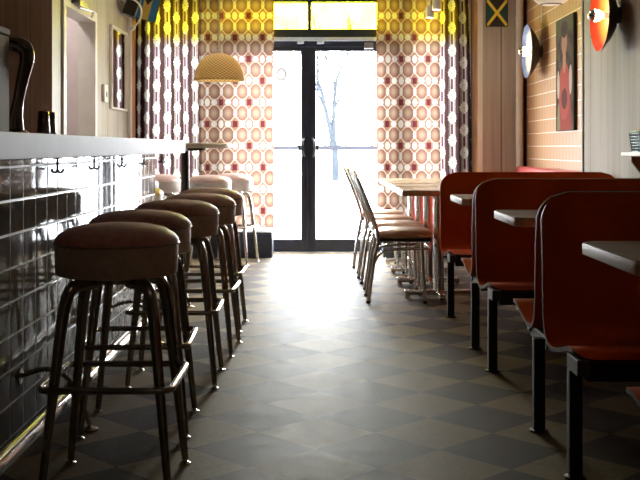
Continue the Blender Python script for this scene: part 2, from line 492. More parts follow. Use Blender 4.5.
# front wall with alcove; openings for door and two windows
DX0, DX1 = -1.02, .79
DTOP, TTOP = 2.13, 2.50
W1, W2 = (-1.74, -1.10), (.87, 1.40)
AX0, AX1 = -1.842, 1.545
wf = MB()
wf.box((AX1, YF, 0), (XR, YF + .35, ZC), mi=0)                       # flag panel, right
wf.box((XL - .12, YF, 0), (AX0, YF + .35, ZC), mi=0)                  # sliver, left
wf.box((AX0, YF, 2.62), (AX1, YF + .35, ZC), mi=0)                    # header over the alcove
wf.box((AX0, YA, TTOP + .04), (AX1, YA + .12, 2.62), mi=0)
wf.box((AX0, YA, 0), (W1[0], YA + .12, 2.6), mi=0).box((W2[1], YA, 0), (AX1, YA + .12, 2.6), mi=0)
wf.box((W1[0], YA, 0), (W1[1], YA + .12, .25), mi=0).box((W2[0], YA, 0), (W2[1], YA + .12, .25), mi=0)
struct('wall_front', wf, [M['flag_panel']], 'front wall of taupe panelling around the door and windows', 'wall')
struct('trim_3', MB().box((AX1 - .010, YF + .02, 0), (AX1 - .0005, YA - .002, 2.615)), M['orange_paint'], 'orange painted reveal right of the right curtain', 'trim')
struct('trim_4', MB().box((AX0 + .0005, YF + .02, 0), (AX0 + .010, YA - .002, 2.615)), M['orange_paint'], 'orange painted reveal left of the left curtain', 'trim')
struct('trim_5', MB().box((AX1 - .012, YF - .008, 0), (AX1 + .035, YF + .02, 2.62), .004), M['white_paint'], 'white corner bead left of the gold cross flag', 'trim')
struct('trim_6', MB().box((XL + .0005, YF - .05, 0), (AX0 + .012, YF + .02, 2.62), .003), M['white_paint'], 'white corner bead between mirror and left curtain', 'trim')
for nm, a, b in (('trim_7', W1[1], DX0), ('trim_8', DX1, W2[0])):
    struct(nm, MB().box((a, YA + .01, 0), (b, YA + .11, TTOP + .04), .004), M['frame_dark'], 'dark mullion ' + ('left' if a < 0 else 'right') + ' of the glazed double door', 'trim')

def glazing(name, x0, x1, label, split=None):
    """shop window: lower clear pane and yellow transom pane in a dark frame"""
    t = thing(name, label, 'window', ((x0 + x1) / 2, YA, 0)); t['kind'] = 'structure'
    cx = (x0 + x1) / 2; a, b = x0 - cx, x1 - cx
    fr = MB(); w = .045
    fr.box((a, .0, .25), (a + w, .1, TTOP + .04)).box((b - w, .0, .25), (b, .1, TTOP + .04))
    fr.box((a + w, .0, .25), (b - w, .1, .25 + w)).box((a + w, .0, TTOP), (b - w, .1, TTOP + .04)).box((a + w, .0, 2.11), (b - w, .03, 2.14))
    fr.build('window_frame', M['frame_dark'], t)
    MB().box((a + w, .006, .25 + w), (b - w, .012, 2.11)).build('pane', M['glass'], t)
    MB().box((a + w, .006, 2.14), (b - w, .012, TTOP)).build('transom_pane', M['yellow_glass'], t)
    return t
glazing('window_1', *W1, 'dark framed shop window behind left curtains')
glazing('window_2', *W2, 'dark framed shop window behind right curtains')

# double door
d = thing('door_1', 'black framed double glass entrance door', 'door', (0, YA, 0)); d['kind'] = 'structure'
fr = MB()
fr.box((DX0, .0, DTOP - .075), (DX1, .11, DTOP + .10), .004)
fr.box((DX0 + .05, .071, DTOP - .10), (DX1 - .05, .11, DTOP - .074))
fr.box((DX0, .0, 0), (DX0 + .05, .11, DTOP - .075), .003).box((DX1 - .05, .0, 0), (DX1, .11, DTOP - .075), .003)
fr.build('door_frame', M['frame_dark'], d)
tf = MB(); mx = -.105
tf.box((DX0, .01, TTOP), (DX1, .1, TTOP + .04)).box((mx - .02, .012, DTOP + .1), (mx + .02, .098, TTOP))
tf.box((DX0, .012, DTOP + .1), (DX0 + .04, .098, TTOP)).box((DX1 - .04, .012, DTOP + .1), (DX1, .098, TTOP))
tf = tf.build('transom_frame', M['frame_dark'], d)
MB().box((DX0 + .04, .05, DTOP + .1), (mx - .02, .056, TTOP)).build('transom_pane', M['yellow_glass'], d)
MB().box((mx + .02, .05, DTOP + .1), (DX1 - .04, .056, TTOP)).build('transom_pane', M['yellow_glass'], d)
CXD = -.115
MB().box((CXD - .012, .012, .012), (CXD + .012, .022, DTOP - .08), .003).build('meeting_strip', M['frame_dark'], d)
for sgn, xa, xb in ((-1, DX0 + .05, CXD - .003), (1, CXD + .003, DX1 - .05)):
    lf = MB(); st = .072
    lf.box((xa, .02, .012), (xa + st, .07, DTOP - .08), .003).box((xb - st, .02, .012), (xb, .07, DTOP - .08), .003)
    lf.box((xa + st, .02, .012), (xb - st, .07, .135), .003).box((xa + st, .02, DTOP - .12), (xb - st, .07, DTOP - .0755), .003)
    leaf = lf.build('door_leaf', M['frame_dark'], d)
    MB().box((xa + st, .042, .135), (xb - st, .048, DTOP - .12)).build('door_pane', M['glass'], leaf)
    hx = CXD + sgn * .040                                       # lever and back plate
    h = MB()
    h.tube(round_poly([(hx, .018, .96), (hx + sgn * .02, -.03, .985), (hx + sgn * .02, -.03, 1.115), (hx, .018, 1.14)], .03, 5), .012, 10)
    h.box((hx - .012, -.012, 1.02), (hx + sgn * .066 if sgn > 0 else hx + .012, .018, 1.075), .004) if sgn > 0 else h.box((hx - .066, -.012, 1.02), (hx + .012, .018, 1.075), .004)
    h.build('door_handle', M['black_metal'], leaf)
cb = MB().box((DX0 + .02, -.045, DTOP - .022), (DX1 - .02, .0, DTOP + .014), .005)
cb.box((-.225, -.05, DTOP - .05), (-.16, -.012, DTOP - .022), .004).box((-.03, -.05, DTOP - .05), (.04, -.012, DTOP - .022), .004)
cb.build('closer_track', plain('pale_metal', (.62, .74, .95), .35, 0.), d)
MB().box((.44, -.06, DTOP - .10), (.53, -.0, DTOP - .04), .006).build('closer_box', M['steel'], d)
MB().box((DX0, -.06, 0), (DX1, .11, .012), .003).build('threshold', M['steel'], d)
ring = MB()
dm = Matrix.Rotation(PI / 2, 4, 'X') @ Matrix.Diagonal((.85, 1.15, 1, 1))
ring.lathe([(.030, 0), (.066, 0), (.066, .001), (.030, .001), (.030, 0)], (-.385, .0412, 1.78), 32, mat=dm)
ring.lathe([(0, 0), (.014, 0), (.014, .001), (0, .001)], (-.385, .0412, 1.78), 20, mat=dm)
ring.build('door_sticker', M['decal'], d)

# plinth heaters under the curtains
for x0, x1, side in ((AX0 + .012, -.455, 'left'), (.60, AX1 - .012, 'right')):
    t = thing('baseboard_heater', 'low dark metal heater box under the %s curtains' % side, 'heater', ((x0 + x1) / 2, 10.13, 0))
    w = (x1 - x0) / 2
    MB().box((-w, -.15, .0), (w, .13, .225), .006).build('casing', M['frame_dark'], t)
    MB().box((-w - .0, -.155, .225), (w + .0, .135, .245), .005).build('top_plate', M['black_metal'], t)
    g = MB()
    for k in range(4): g.box((-w + .03, -.156, .04 + k * .045), (w - .03, -.149, .055 + k * .045))
    g.build('grille', M['black_metal'], t)

# ------------------------------------------------------------------ curtains
def curtain(x0, x1, mat, lam, amp, label, group, bottom=.26, slant=0., ph=0., u0=0.):
    t = thing('curtain', label, 'curtain', ((x0 + x1) / 2, 10.385 if lam < .15 else 10.345, 0), group=group)
    bm = bmesh.new(); uvl = bm.loops.layers.uv.new('UVMap')
    W = x1 - x0; nx = int(W / .006); nz = 40; top = 2.56
    rnd = [random.uniform(-.6, .6) for _ in range(40)]
    def yy(q):
        k = q / lam; i = int(k) % 40
        return amp * math.sin(2 * PI * k + ph + .8 * math.sin(k * .9 + rnd[0])) * (1 + .35 * math.sin(k * 1.7 + ph))
    U = [0.]
    for i in range(1, nx + 1):
        q0, q1 = W * (i - 1) / nx, W * i / nx
        U.append(U[-1] + math.hypot(q1 - q0, yy(q1) - yy(q0)))
    V = []
    for j in range(nz + 1):
        f = j / nz; z = bottom + (top - bottom) * f; row = []
        for i in range(nx + 1):
            q = W * i / nx
            x = -W / 2 + q + slant * (1 - f) * (q / W)
            row.append(bm.verts.new((x + .004 * math.sin(z * 3 + q * 9), yy(q) * (1.08 - .25 * f), z)))
        V.append(row)
    for j in range(nz):
        for i in range(nx):
            fc = bm.faces.new((V[j][i], V[j][i + 1], V[j + 1][i + 1], V[j + 1][i])); fc.smooth = True
            for lp, (ii, jj) in zip(fc.loops, ((i, j), (i + 1, j), (i + 1, j + 1), (i, j + 1))):
                lp[uvl].uv = (U[ii] + u0, bottom + (top - bottom) * jj / nz)
    me = bpy.data.meshes.new('cloth'); bm.to_mesh(me); bm.free(); me.materials.append(mat)
    o = bpy.data.objects.new('cloth', me); COL.objects.link(o); o.parent = t
    for k in range(7):
        x = -W / 2 + W * (k + .5) / 7
        MB().tube([(x + .0, .018 * math.cos(a), 2.575 + .018 * math.sin(a)) for a in [2 * PI * q / 12 for q in range(12)]], .003, 6, closed=True).build('curtain_ring', M['steel'], t)
    return t
curtain(-1.825, -1.175, M['medal_cloth'], .105, .026, 'purple and white medallion curtain at far left, beside the mirror', 'window curtains', ph=.6)
curtain(-1.19, -.455, M['circle_cloth'], .19, .012, 'maroon circle print curtain left of the glass door', 'window curtains', ph=1.2, u0=.05)
curtain(.555, 1.185, M['circle_cloth'], .19, .012, 'maroon circle print curtain right of the glass door', 'window curtains', ph=.3, u0=.02)
curtain(1.17, 1.47, M['medal_cloth'], .105, .026, 'purple and white medallion curtain at right, beside the gold cross flag', 'window curtains', slant=.05, ph=2.)
for x0, x1, s_ in ((AX0 + .011, -.44, 'left'), (.54, AX1 - .011, 'right')):
    tag(MB().tube([(x0, 10.385, 2.575), (x1, 10.385, 2.575)], .012, 12).build('curtain_rod', M['steel']), 'steel curtain rod above the %s curtains' % s_, 'curtain rod')

# ------------------------------------------------------------------ bar
BX, TX, BY0, BY1 = -.935, -1.117, 1.2, 7.29
bar = thing('bar_counter', 'long bar with pale laminate top and glossy tiled front', 'bar counter', (0, 0, 0))
MB().box((-1.40, BY0, 1.0125), (BX, BY1, 1.0975), .004).build('countertop', M['counter'], bar)
core = MB().box((-1.36, BY0 + .02, 0), (TX - .0012, 7.12, 1.0125)).build('bar_body', M['grout'], bar)
tl = MB(); th, tw = .1225, .17
rows = [(k * th, (k + 1) * th) for k in range(8)] + [(8 * th, 1.012)]
yy = 1.24
while yy < 7.11:
    y2 = min(yy + tw, 7.118)
    if y2 - yy > .03:
        for z0, z1 in rows:
            tl.box((TX - .010, yy + .004, z0 + .0035), (TX, y2 - .004, z1 - .0035), .003, 2)
    yy += tw
for k in range(2):
    for z0, z1 in rows: tl.box((-1.355 + k * .118, 7.12, z0 + .0025), (-1.355 + (k + 1) * .118 - .005, 7.13, z1 - .0025), .0025, 2)
tl.build('tiled_front', M['tile'], bar)
for y in (4.0, 4.65, 5.3, 5.97, 6.62):
    hk = MB(); x = -1.0
    hk.box((x - .014, y - .014, 1.006), (x + .014, y + .014, 1.0124), .002)
    hk.tube([(x, y, 1.008), (x, y, .968)], .0045, 8)
    for sg in (-1, 1):
        hk.tube([(x + sg * (.011 - .011 * math.cos(a)), y, .968 - .013 * math.sin(a)) for a in [PI * q / 8 for q in range(9)]], .0045, 8)
    hk.build('bag_hook', M['black_metal'], bar)

rail = thing('foot_rail', 'polished metal foot rail along the bottom of the tiled bar', 'foot rail', (-.915, 0, 0))
MB().tube([(0, 1.25, .145), (0, 7.05, .145)], .026, 20).build('rail_pipe', M['chrome'], rail)
for y in (1.7, 3.9, 5.6, 6.9):
    b = MB()
    b.tube(round_poly([(TX + .915 + .002, y, .20), (-.10, y, .235), (-.02, y, .20), (.03, y, .10), (.06, y, .02)], .05, 5), .009, 10)
    b.tube([(.033 * math.cos(a), y, .145 + .033 * math.sin(a)) for a in [2 * PI * q / 20 for q in range(20)]], .008, 8, closed=True)
    b.lathe([(0, 0), (.032, 0), (.032, .006), (.012, .014), (0, .02)], (.06, y, 0), 20)
    b.lathe([(0, 0), (.03, 0), (.03, .005), (0, .008)], (TX + .917, y, .20), 18, mat=Matrix.Rotation(PI / 2, 4, 'Y'))
    b.build('rail_bracket', M['chrome_dark'], rail)

# things on the bar
ZT = 1.0975
t = thing('drinks_dispenser', 'grey brown metal drinks dispenser box at left end of bar top', 'drinks dispenser', (-1.22, 3.3, ZT))
MB().box((-.12, -.5, 0), (.12, .42, .345), .006).build('housing', M['grey_box'], t)
MB().box((-.123, -.505, .349), (.123, .424, .372), .006).build('lid', M['grey_box'], t)
MB().box((.10, -.48, .03), (.121, -.1, .30), .004).build('front_panel', M['grey_box'], t)
t = thing('beer_tap', 'dark chrome swan neck beer tap standing on bar top', 'beer tap', (-1.13, 3.86, ZT))
def tp(x, y): return ((x - 320) * 3.9 / F + 1.13, 0, H + (HY - y) * 3.9 / F - ZT)
p = catmull([tp(18, 131.5), tp(19, 115), tp(23, 92), tp(27.5, 72), tp(30, 60), tp(28, 50), tp(20, 45.5), tp(9.5, 44)], 7)
n = len(p); R = []
for i in range(n):
    f = i / (n - 1); R.append(.034 - .014 * min(1, f / .22) + .010 * max(0, min(1, (f - .25) / .5)) - .006 * max(0, (f - .8) / .2))
MB().tube(p, R, 24).build('neck', M['tap_metal'], t)
MB().lathe([(0, 0), (.05, 0), (.05, .008), (.036, .018), (0, .02)], tuple(tp(18, 131.5)[:2]) + (0,), 32).build('base_flange', M['chrome_dark'], t)
MB().lathe([(0, -.02), (.02, -.02), (.022, 0), (.022, .012), (0, .02)], tp(9.5, 44), 20, mat=Matrix.Rotation(PI / 2, 4, 'Y')).build('tap_nozzle', M['chrome'], t)
def cup(x, y, lab):
    t = thing('tumbler', lab, 'tumbler', (x, y, ZT), group='upturned metal tumblers')
    MB().lathe([(.030, 0), (.031, .003), (.024, .118), (.022, .121), (0, .121)], seg=32).build('cup_body', M['tap_metal'], t)
    MB().tube([(.0305 * math.cos(a), .0305 * math.sin(a), .0025) for a in [2 * PI * q / 28 for q in range(28)]], .0022, 6, closed=True).build('rim', M['chrome'], t)
cup(-1.277, 4.85, 'upturned dark metal tumbler on bar, left of the pair, nearer the tap')
cup(-1.291, 5.02, 'upturned dark metal tumbler on bar, right of the pair, nearer the doorway')

# ------------------------------------------------------------------ bar stools
def make_stool(label, loc, top, band, pip, metal, grp):
    t = thing('bar_stool', label, 'bar stool', loc, group=grp)
    MB().lathe([(0, .654), (.180, .654), (.1865, .657), (.189, .664), (.1905, .70), (.1915, .742), (.190, .752), (0, .752)], seg=64).build('seat_band', band, t)
    MB().lathe([(0, .748), (.187, .748), (.1935, .755), (.191, .766), (.179, .780), (.153, .796), (.11, .807), (.055, .813), (0, .815)], seg=64).build('seat_cushion', top, t)
    MB().tube([(.1925 * math.cos(a), .1925 * math.sin(a), .7515) for a in [2 * PI * q / 64 for q in range(64)]], .0036, 8, closed=True).build('seat_piping', pip, t)
    MB().lathe([(0, .625), (.06, .625), (.10, .632), (.10, .655), (0, .655)], seg=32).build('swivel_plate', metal, t)
    for sx in (-1, 1):
        for sy in (-1, 1):
            p = round_poly([(sx * .05, sy * .05, .632), (sx * .118, sy * .118, .630), (sx * .135, sy * .135, .56), (sx * .190, sy * .190, .016)], .05, 7)
            n = len(p); R = [.0195 - .0085 * max(0, (.60 - q.z) / .6) for q in p]
            lg = MB().tube(p, R, 16).build('leg', metal, t)
            g = MB().lathe([(0, 0), (.017, 0), (.018, .004), (.008, .010), (.007, .02), (0, .02)], (sx * .190, sy * .190, 0), 20)
            g.build('glide', M['chrome'], lg)
    c = .196
    rp = round_poly([(-c, -c, .33), (c, -c, .33), (c, c, .33), (-c, c, .33)], .045, 6, closed=True)
    MB().tube(rp, .0105, 12, closed=True).build('foot_ring', metal, t)
    return t
ord_ = [(-.638, 3.30, 'brown vinyl bar stool nearest the camera at the tiled bar'),
        (-.682, 3.98, 'brown vinyl bar stool second from the camera along the bar'),
        (-.652, 4.76, 'brown vinyl bar stool third from the camera, middle of the row'),
        (-.632, 5.46, 'brown vinyl bar stool fourth from the camera along the bar'),
        (-.645, 6.15, 'brown vinyl bar stool farthest along the bar, near the counter end')]
G1 = 'brown bar stools along the bar'
st0 = make_stool(ord_[0][2], (ord_[0][0], ord_[0][1], 0), M['brown_vinyl'], M['brown_band'], M['piping'], M['chrome_dark'], G1)
for x, y, lab in ord_[1:]:
    o = copy_tree(st0); o.location = (x, y, 0); o['label'] = lab; o.rotation_euler.z = random.uniform(-.05, .05)
G2 = 'pale bar stools around the high table'
ws0 = make_stool('white bar stool with pinkish top right behind the high table pole', (-.955, 9.05, 0), M['pink_vinyl'], M['white_vinyl'], M['white_vinyl'], M['chrome'], G2)
for x, y, lab in ((-.80, 9.56, 'white bar stool with thin chrome legs nearest the glass door'),
                  (-1.425, 9.3, 'white bar stool left of the high table pole, before the purple curtain'),
                  (-1.50, 8.5, 'white bar stool half hidden behind the tiled bar end')):
    o = copy_tree(ws0); o.location = (x, y, 0); o['label'] = lab; o.rotation_euler.z = random.uniform(-.3, .3)
ys = make_stool('cream stool with yellow top peeking past the tiled bar end', (-1.36, 7.95, 0), M['yellow_vinyl'], M['cream_vinyl'], M['yellow_vinyl'], M['chrome'], G2)
ys.scale = (.9, .9, .93)

# high table
t = thing('high_table', 'round pale topped bar table on a thick black pole', 'table', (-1.09, 8.5, 0))
MB().lathe([(0, 1.045), (.36, 1.045), (.372, 1.052), (.375, 1.065), (.372, 1.078), (.36, 1.084), (0, 1.084)], seg=64).build('tabletop', plain('grey_table_laminate', (.66, .65, .62), .3, 0, .05, 8), t)
MB().lathe([(0, .02), (.033, .02), (.033, 1.03), (0, 1.03)], seg=24).build('pole', M['amber_plastic'], t)
MB().box((-.17, -.025, 1.025), (.17, .025, 1.045), .004).box((-.025, -.17, 1.025), (.025, .17, 1.045), .004).build('top_bracket', M['black_metal'], t)
MB().lathe([(0, 0), (.23, 0), (.23, .012), (.05, .035), (0, .04)], seg=48).build('base_plate', M['black_metal'], t)

# ------------------------------------------------------------------ booths
BXL, BXR = .79, 1.97
def shell_mesh(prof, r_top=.11, r_lip=.06, thick=.014):
    """prof: list of (y,z), swept in x from BXL to BXR with rounded aisle corners; laminate faces, plywood rim"""
    P = [Vector((0, y, z)) for y, z in catmull_2(prof)]
    L = [0.]
    for i in range(1, len(P)): L.append(L[-1] + (P[i] - P[i - 1]).length)
    tot = L[-1]; nx = 10
    def inset(l):
        a = 0.
        if l < r_top: a = r_top - math.sqrt(max(0, r_top ** 2 - (r_top - l) ** 2))
        if tot - l < r_lip: q = tot - l; a = max(a, r_lip - math.sqrt(max(0, r_lip ** 2 - (r_lip - q) ** 2)))
        return a
    nrm = []
    for i in range(len(P)):
        tg = (P[min(i + 1, len(P) - 1)] - P[max(i - 1, 0)]).normalized(); nrm.append(Vector((0, -tg.z, tg.y)))
    mb = MB(); bm = mb.bm; A, B = [], []
    for i, p in enumerate(P):
        a = inset(L[i]); x0, x1 = BXL + a, BXR - a
        A.append([bm.verts.new((x0 + (x1 - x0) * k / nx, p.y, p.z)) for k in range(nx + 1)])
        q = p + nrm[i] * thick
        B.append([bm.verts.new((x0 + (x1 - x0) * k / nx, q.y, q.z)) for k in range(nx + 1)])
    n = len(P)
    for i in range(n - 1):
        for k in range(nx):
            bm.faces.new((A[i][k], A[i + 1][k], A[i + 1][k + 1], A[i][k + 1])).material_index = 0
            bm.faces.new((B[i][k], B[i][k + 1], B[i + 1][k + 1], B[i + 1][k])).material_index = 0
        for k in (0, nx):
            bm.faces.new((A[i][k], B[i][k], B[i + 1][k], A[i + 1][k])).material_index = 1
    for i in (0, n - 1):
        for k in range(nx): bm.faces.new((A[i][k], A[i][k + 1], B[i][k + 1], B[i][k])).material_index = 1
    return mb
def catmull_2(prof):
    pts = catmull([(0, y, z) for y, z in prof], 7)
    # denser sampling near both ends for the rounded corners
    out = [pts[0]]
    for a, b in zip(pts[:-1], pts[1:]):
        m = max(1, int((b - a).length / .012))
        for k in range(1, m + 1): out.append(a.lerp(b, k / m))
    return [(p.y, p.z) for p in out]
PROF = [(.055, .888), (.022, .76), (.006, .64), (.0, .55), (-.006, .47), (-.025, .412), (-.07, .377), (-.15, .370), (-.27, .392), (-.37, .416), (-.445, .417), (-.485, .395)]
def make_unit(label, y, double, grp):
    """y = middle of the two back panels"""
    t = thing('booth_bench', label, 'booth bench', (0, y, 0), group=grp)
    def half(sg):
        pr = [(sg * (-.068) + (q[0] if sg > 0 else -q[0]), q[1]) for q in PROF]
        sh = shell_mesh(pr).build('seat_shell', [M['red_lam'], M['ply_edge']], t)
        yl = -.45 if sg > 0 else .10
        for x in (BXL + .02, BXR - .06):
            lg = MB().box((x - .021, yl - .021, .008), (x + .021, yl + .021, .3445), .003).build('leg', M['black_metal'], t)
            MB().lathe([(0, 0), (.034, 0), (.034, .006), (.012, .012), (0, .012)], (x, yl, 0), 20).build('foot_plate', M['black_metal'], lg)
            ye = -.57 if sg > 0 else .50
            if sg > 0: MB().box((x - .020, -.565, .345), (x + .020, -.429, .395), .003).build('seat_arm', M['arm_grey'], t)
            else: MB().box((x + .03 - .07 * (x > 1.5), .11, .30), (x + .07 - .07 * (x > 1.5), .40, .345), .003).build('seat_arm', M['black_metal'], t)
        yb = -.50 if sg > 0 else .40
        MB().box((BXL + .041, yb - .02, .32), (BXR - .05, yb + .02, .385), .003).build('cross_beam', M['black_metal'], t)
    half(1)
    if double: half(-1)
    return t
GB = 'red booth benches on the right'
u0 = make_unit('red laminate booth seat at lower right edge, nearest the camera', 2.20, True, GB)
for y, lab in ((3.79, 'large red booth bench in the right foreground, behind the nearest table'),
               (5.38, 'red booth bench in the middle of the row, between two tables')):
    o = copy_tree(u0); o.location.y = y; o['label'] = lab
make_unit('red booth bench at the far end of the row, beside the chrome chairs', 6.96, False, GB)

def booth_table(y0, y1, label):
    t = thing('booth_table', label, 'table', (0, (y0 + y1) / 2, 0), group='booth tables')
    hw = (y1 - y0) / 2; c = .035
    poly = [(BXL + c, -hw), (1.97, -hw), (1.97, hw), (BXL + c, hw), (BXL, hw - c), (BXL, -hw + c)]
    MB().prism(poly, 'z', .728, .762, bev=.003).build('table_edge', M['table_edge'], t)
    MB().prism([(x + (.004 if x < 1 else 0), y * (1 - .005 / hw)) for x, y in poly], 'z', .7622, .7655).build('tabletop', M['table_lam'], t)
    MB().lathe([(0, .03), (.03, .03), (.03, .72), (0, .72)], (1.55, 0, 0), 20).build('pedestal', M['black_metal'], t)
    MB().lathe([(0, 0), (.20, 0), (.20, .01), (.04, .035), (0, .035)], (1.55, 0, 0), 32).build('base_plate', M['black_metal'], t)
    MB().box((1.30, -.14, .715), (1.8, .14, .728), .003).build('top_plate', M['black_metal'], t)
booth_table(2.60, 3.20, 'wood edged booth table nearest the camera at right edge')
booth_table(4.24, 4.80, 'wood edged booth table between the first two red benches')
booth_table(5.82, 6.40, 'wood edged booth table farthest back, before the last red bench')

# banquette along the right wall
t = thing('wall_banquette', 'dusty red upholstered bench along the tan wall behind the dining tables', 'bench', (0, 8.62, 0))
MB().box((1.40, -1.38, .0), (1.92, 1.42, .30), .01).build('bench_base', M['black_metal'], t)
MB().box((1.36, -1.4, .30), (1.80, 1.44, .46), .035, 4).build('bench_seat', M['pink_uph'], t)
bk = MB().prism(round_poly([(1.78, .40, 0), (1.96, .40, 0), (1.975, .875, 0), (1.885, .875, 0)], .04, 5, closed=True) and
                [(p.x, p.y) for p in round_poly([(1.78, .40, 0), (1.96, .40, 0), (1.975, .872, 0), (1.885, .872, 0)], .03, 5, closed=True)], 'y', -1.42, 1.46, bev=0.)
bk.build('bench_back', M['pink_uph'], t)

# ------------------------------------------------------------------ dining tables and chairs
def make_dining(label, y):
    t = thing('dining_table', label, 'table', (.83, y, 0), group='dining tables by the right curtain')
    MB().box((-.28, -.30, .722), (.30, .30, .758), .006).build('table_edge', M['oak_lam'], t)
    MB().box((-.276, -.296, .758), (.296, .296, .762), .001).build('tabletop', M['oak_lam'], t)
    MB().lathe([(0, .055), (.042, .055), (.038, .07), (.036, .69), (.06, .715), (.06, .722), (0, .722)], seg=28).build('column', M['chrome'], t)
    b = MB()
    b.box((-.24, -.022, .018), (.24, .022, .055), .008).box((-.022, -.24, .018), (.022, .24, .055), .008)
    for x, y_ in ((-.22, 0), (.22, 0), (0, .22), (0, -.22)): b.lathe([(0, 0), (.018, 0), (.018, .018), (0, .018)], (x, y_, 0), 16)
    b.build('cross_base', M['chrome'], t)
    return t
labs_t = ['oak topped dining table nearest the red booths', 'oak topped dining table second from the red booths',
          'oak topped dining table third from the red booths', 'oak topped dining table nearest the right curtain']
ty = [7.34, 8.05, 8.76, 9.47]
dt = make_dining(labs_t[0], ty[0])
for y, lab in zip(ty[1:], labs_t[1:]):
    o = copy_tree(dt); o.location.y = y; o['label'] = lab

def make_chair(label, x, y):
    """faces +x"""
    t = thing('diner_chair', label, 'chair', (x, y, 0), group='chrome diner chairs')
    r = .0125
    hoop = []
    left = [(-.245, .17, .012), (-.205, .175, .30), (-.178, .178, .44), (-.215, .178, .58), (-.275, .165, .74), (-.318, .12, .84), (-.335, .0, .885)]
    hoop = catmull(left + [(a, -b, c) for a, b, c in left[-2::-1]], 7)
    MB().tube(hoop, r, 12).build('back_hoop', M['chrome'], t)
    inn = [(-.175, .125, .455), (-.215, .125, .58), (-.27, .115, .72), (-.305, .08, .80), (-.318, 0, .83)]
    MB().tube(catmull(inn + [(a, -b, c) for a, b, c in inn[-2::-1]], 7), .010, 10).build('inner_hoop', M['chrome'], t)
    MB().box((-.185, -.185, .415), (.185, .185, .435), .008).build('seat_pan', M['black_metal'], t)
    sc = MB(); pr = round_poly([(-.19, -.19, 0), (.195, -.19, 0), (.195, .19, 0), (-.19, .19, 0)], .07, 6, closed=True)
    b = bmesh.new(); rings = []
    for s_, z in ((.93, .435), (1., .443), (1.025, .458), (1.0, .474), (.92, .486), (.7, .494), (.3, .498)):
        rings.append([b.verts.new((p.x * s_, p.y * s_, z)) for p in pr])
    for i in range(len(rings) - 1):
        for k in range(len(pr)): b.faces.new((rings[i][k], rings[i][(k + 1) % len(pr)], rings[i + 1][(k + 1) % len(pr)], rings[i + 1][k]))
    b.faces.new(rings[-1]); b.faces.new(rings[0][::-1]); sc.add(b)
    sc.build('seat_cushion', M['tan_vinyl'], t)
    for sy in (-1, 1):
        lg = MB().tube([(.115, sy * .16, .42), (.118, sy * .165, .35), (.135, sy * .175, .012)], r, 12).build('leg', M['chrome'], t)
        MB().lathe([(0, 0), (.015, 0), (.015, .018), (0, .018)], (.135, sy * .175, 0), 14).build('leg_tip', M['black_plastic'], lg)
        MB().lathe([(0, 0), (.015, 0), (.015, .018), (0, .018)], (-.246, sy * .17, 0), 14).build('leg_tip', M['black_plastic'], t)
    MB().tube(catmull([(-.225, .172, .17), (-.205, .17, .27), (-.15, .168, .345), (-.05, .168, .362), (.10, .166, .366), (.165, .14, .366), (.175, 0, .366),
                       (.165, -.14, .366), (.10, -.166, .366), (-.05, -.168, .362), (-.15, -.168, .345), (-.205, -.17, .27), (-.225, -.172, .17)], 6), .009, 10).build('brace', M['chrome'], t)
    return t
labs_c = ['chrome chair with tan seat nearest the camera at the dining tables', 'chrome chair with tan seat second in the row of dining chairs',
          'chrome chair with tan seat third in the row of dining chairs', 'chrome chair with tan seat nearest the glass door']
cy = [7.25, 7.92, 8.58, 9.3]; cxs = [.572, .572, .56, .545]
ch = make_chair(labs_c[0], cxs[0], cy[0])
for x, y, lab in zip(cxs[1:], cy[1:], labs_c[1:]):
    o = copy_tree(ch); o.location = (x, y, 0); o['label'] = lab; o.rotation_euler.z = random.uniform(-.06, .06)

# ------------------------------------------------------------------ right wall things
def sconce(name, y, z, mat, label):
    t = thing(name, label, 'wall lamp', (XR, y, z), group='enamel dish wall lamps')
    A = Matrix.Rotation(-PI / 2, 4, 'Y')                       # local +z of the lamp points to -x (into the room)
    def place(o, x): o.rotation_euler = (0, -PI / 2, 0); o.location = (x, 0, 0); return o
    MB().lathe([(0, 0), (.055, 0), (.055, .02), (.018, .022), (.016, .024), (0, .024)], seg=24).build('wall_mount', M['dish_back'], t).rotation_euler = (0, -PI / 2, 0)
    R = .24
    inner = [(0, -.03), (.05, -.028), (.11, -.012), (.17, .022), (.215, .056), (R, .078)]
    outer = [(r * 1.01 + .002, z_ - .006) for r, z_ in inner]
    place(MB().lathe(inner, seg=56).build('dish', mat, t), -.062)
    place(MB().lathe([(0, -.036)] + outer[1:] + [(R + .003, .078), (R, .078)], seg=56).build('dish_back', M['dish_back'], t), -.062)
    place(MB().lathe([(0, -.025), (.02, -.025), (.02, .05), (0, .05)], seg=20).build('socket', M['white_plastic'], t), -.066)
    bl = [(.018, .048), (.026, .062), (.038, .085), (.0415, .108)]
    place(MB().lathe(bl, seg=28).build('bulb', M['bulb_glow'], t), -.066)
    place(MB().lathe([(.0415, .108), (.039, .125), (.03, .14), (.016, .148), (0, .151)], seg=28).build('bulb_cap', M['bulb_mirror'], t), -.066)
    return t
sconce('dish_sconce', 9.46, 1.915, M['dish_blue'], 'blue rimmed cream dish lamp on the tan tiled wall')
sconce('dish_sconce', 7.0, 1.93, M['dish_red'], 'red orange dish lamp with glowing bulb on the grey panelling')
tag(MB().tube(catmull([(XR - .006, 9.40, ZC - .01), (XR - .006, 9.40, 2.5), (XR - .006, 9.42, 2.3), (XR - .006, 9.46, 2.18)], 6), .005, 8).build('lamp_cord', M['white_plastic']),
    'thin pale cord running up the tan wall from the blue dish lamp', 'cord')
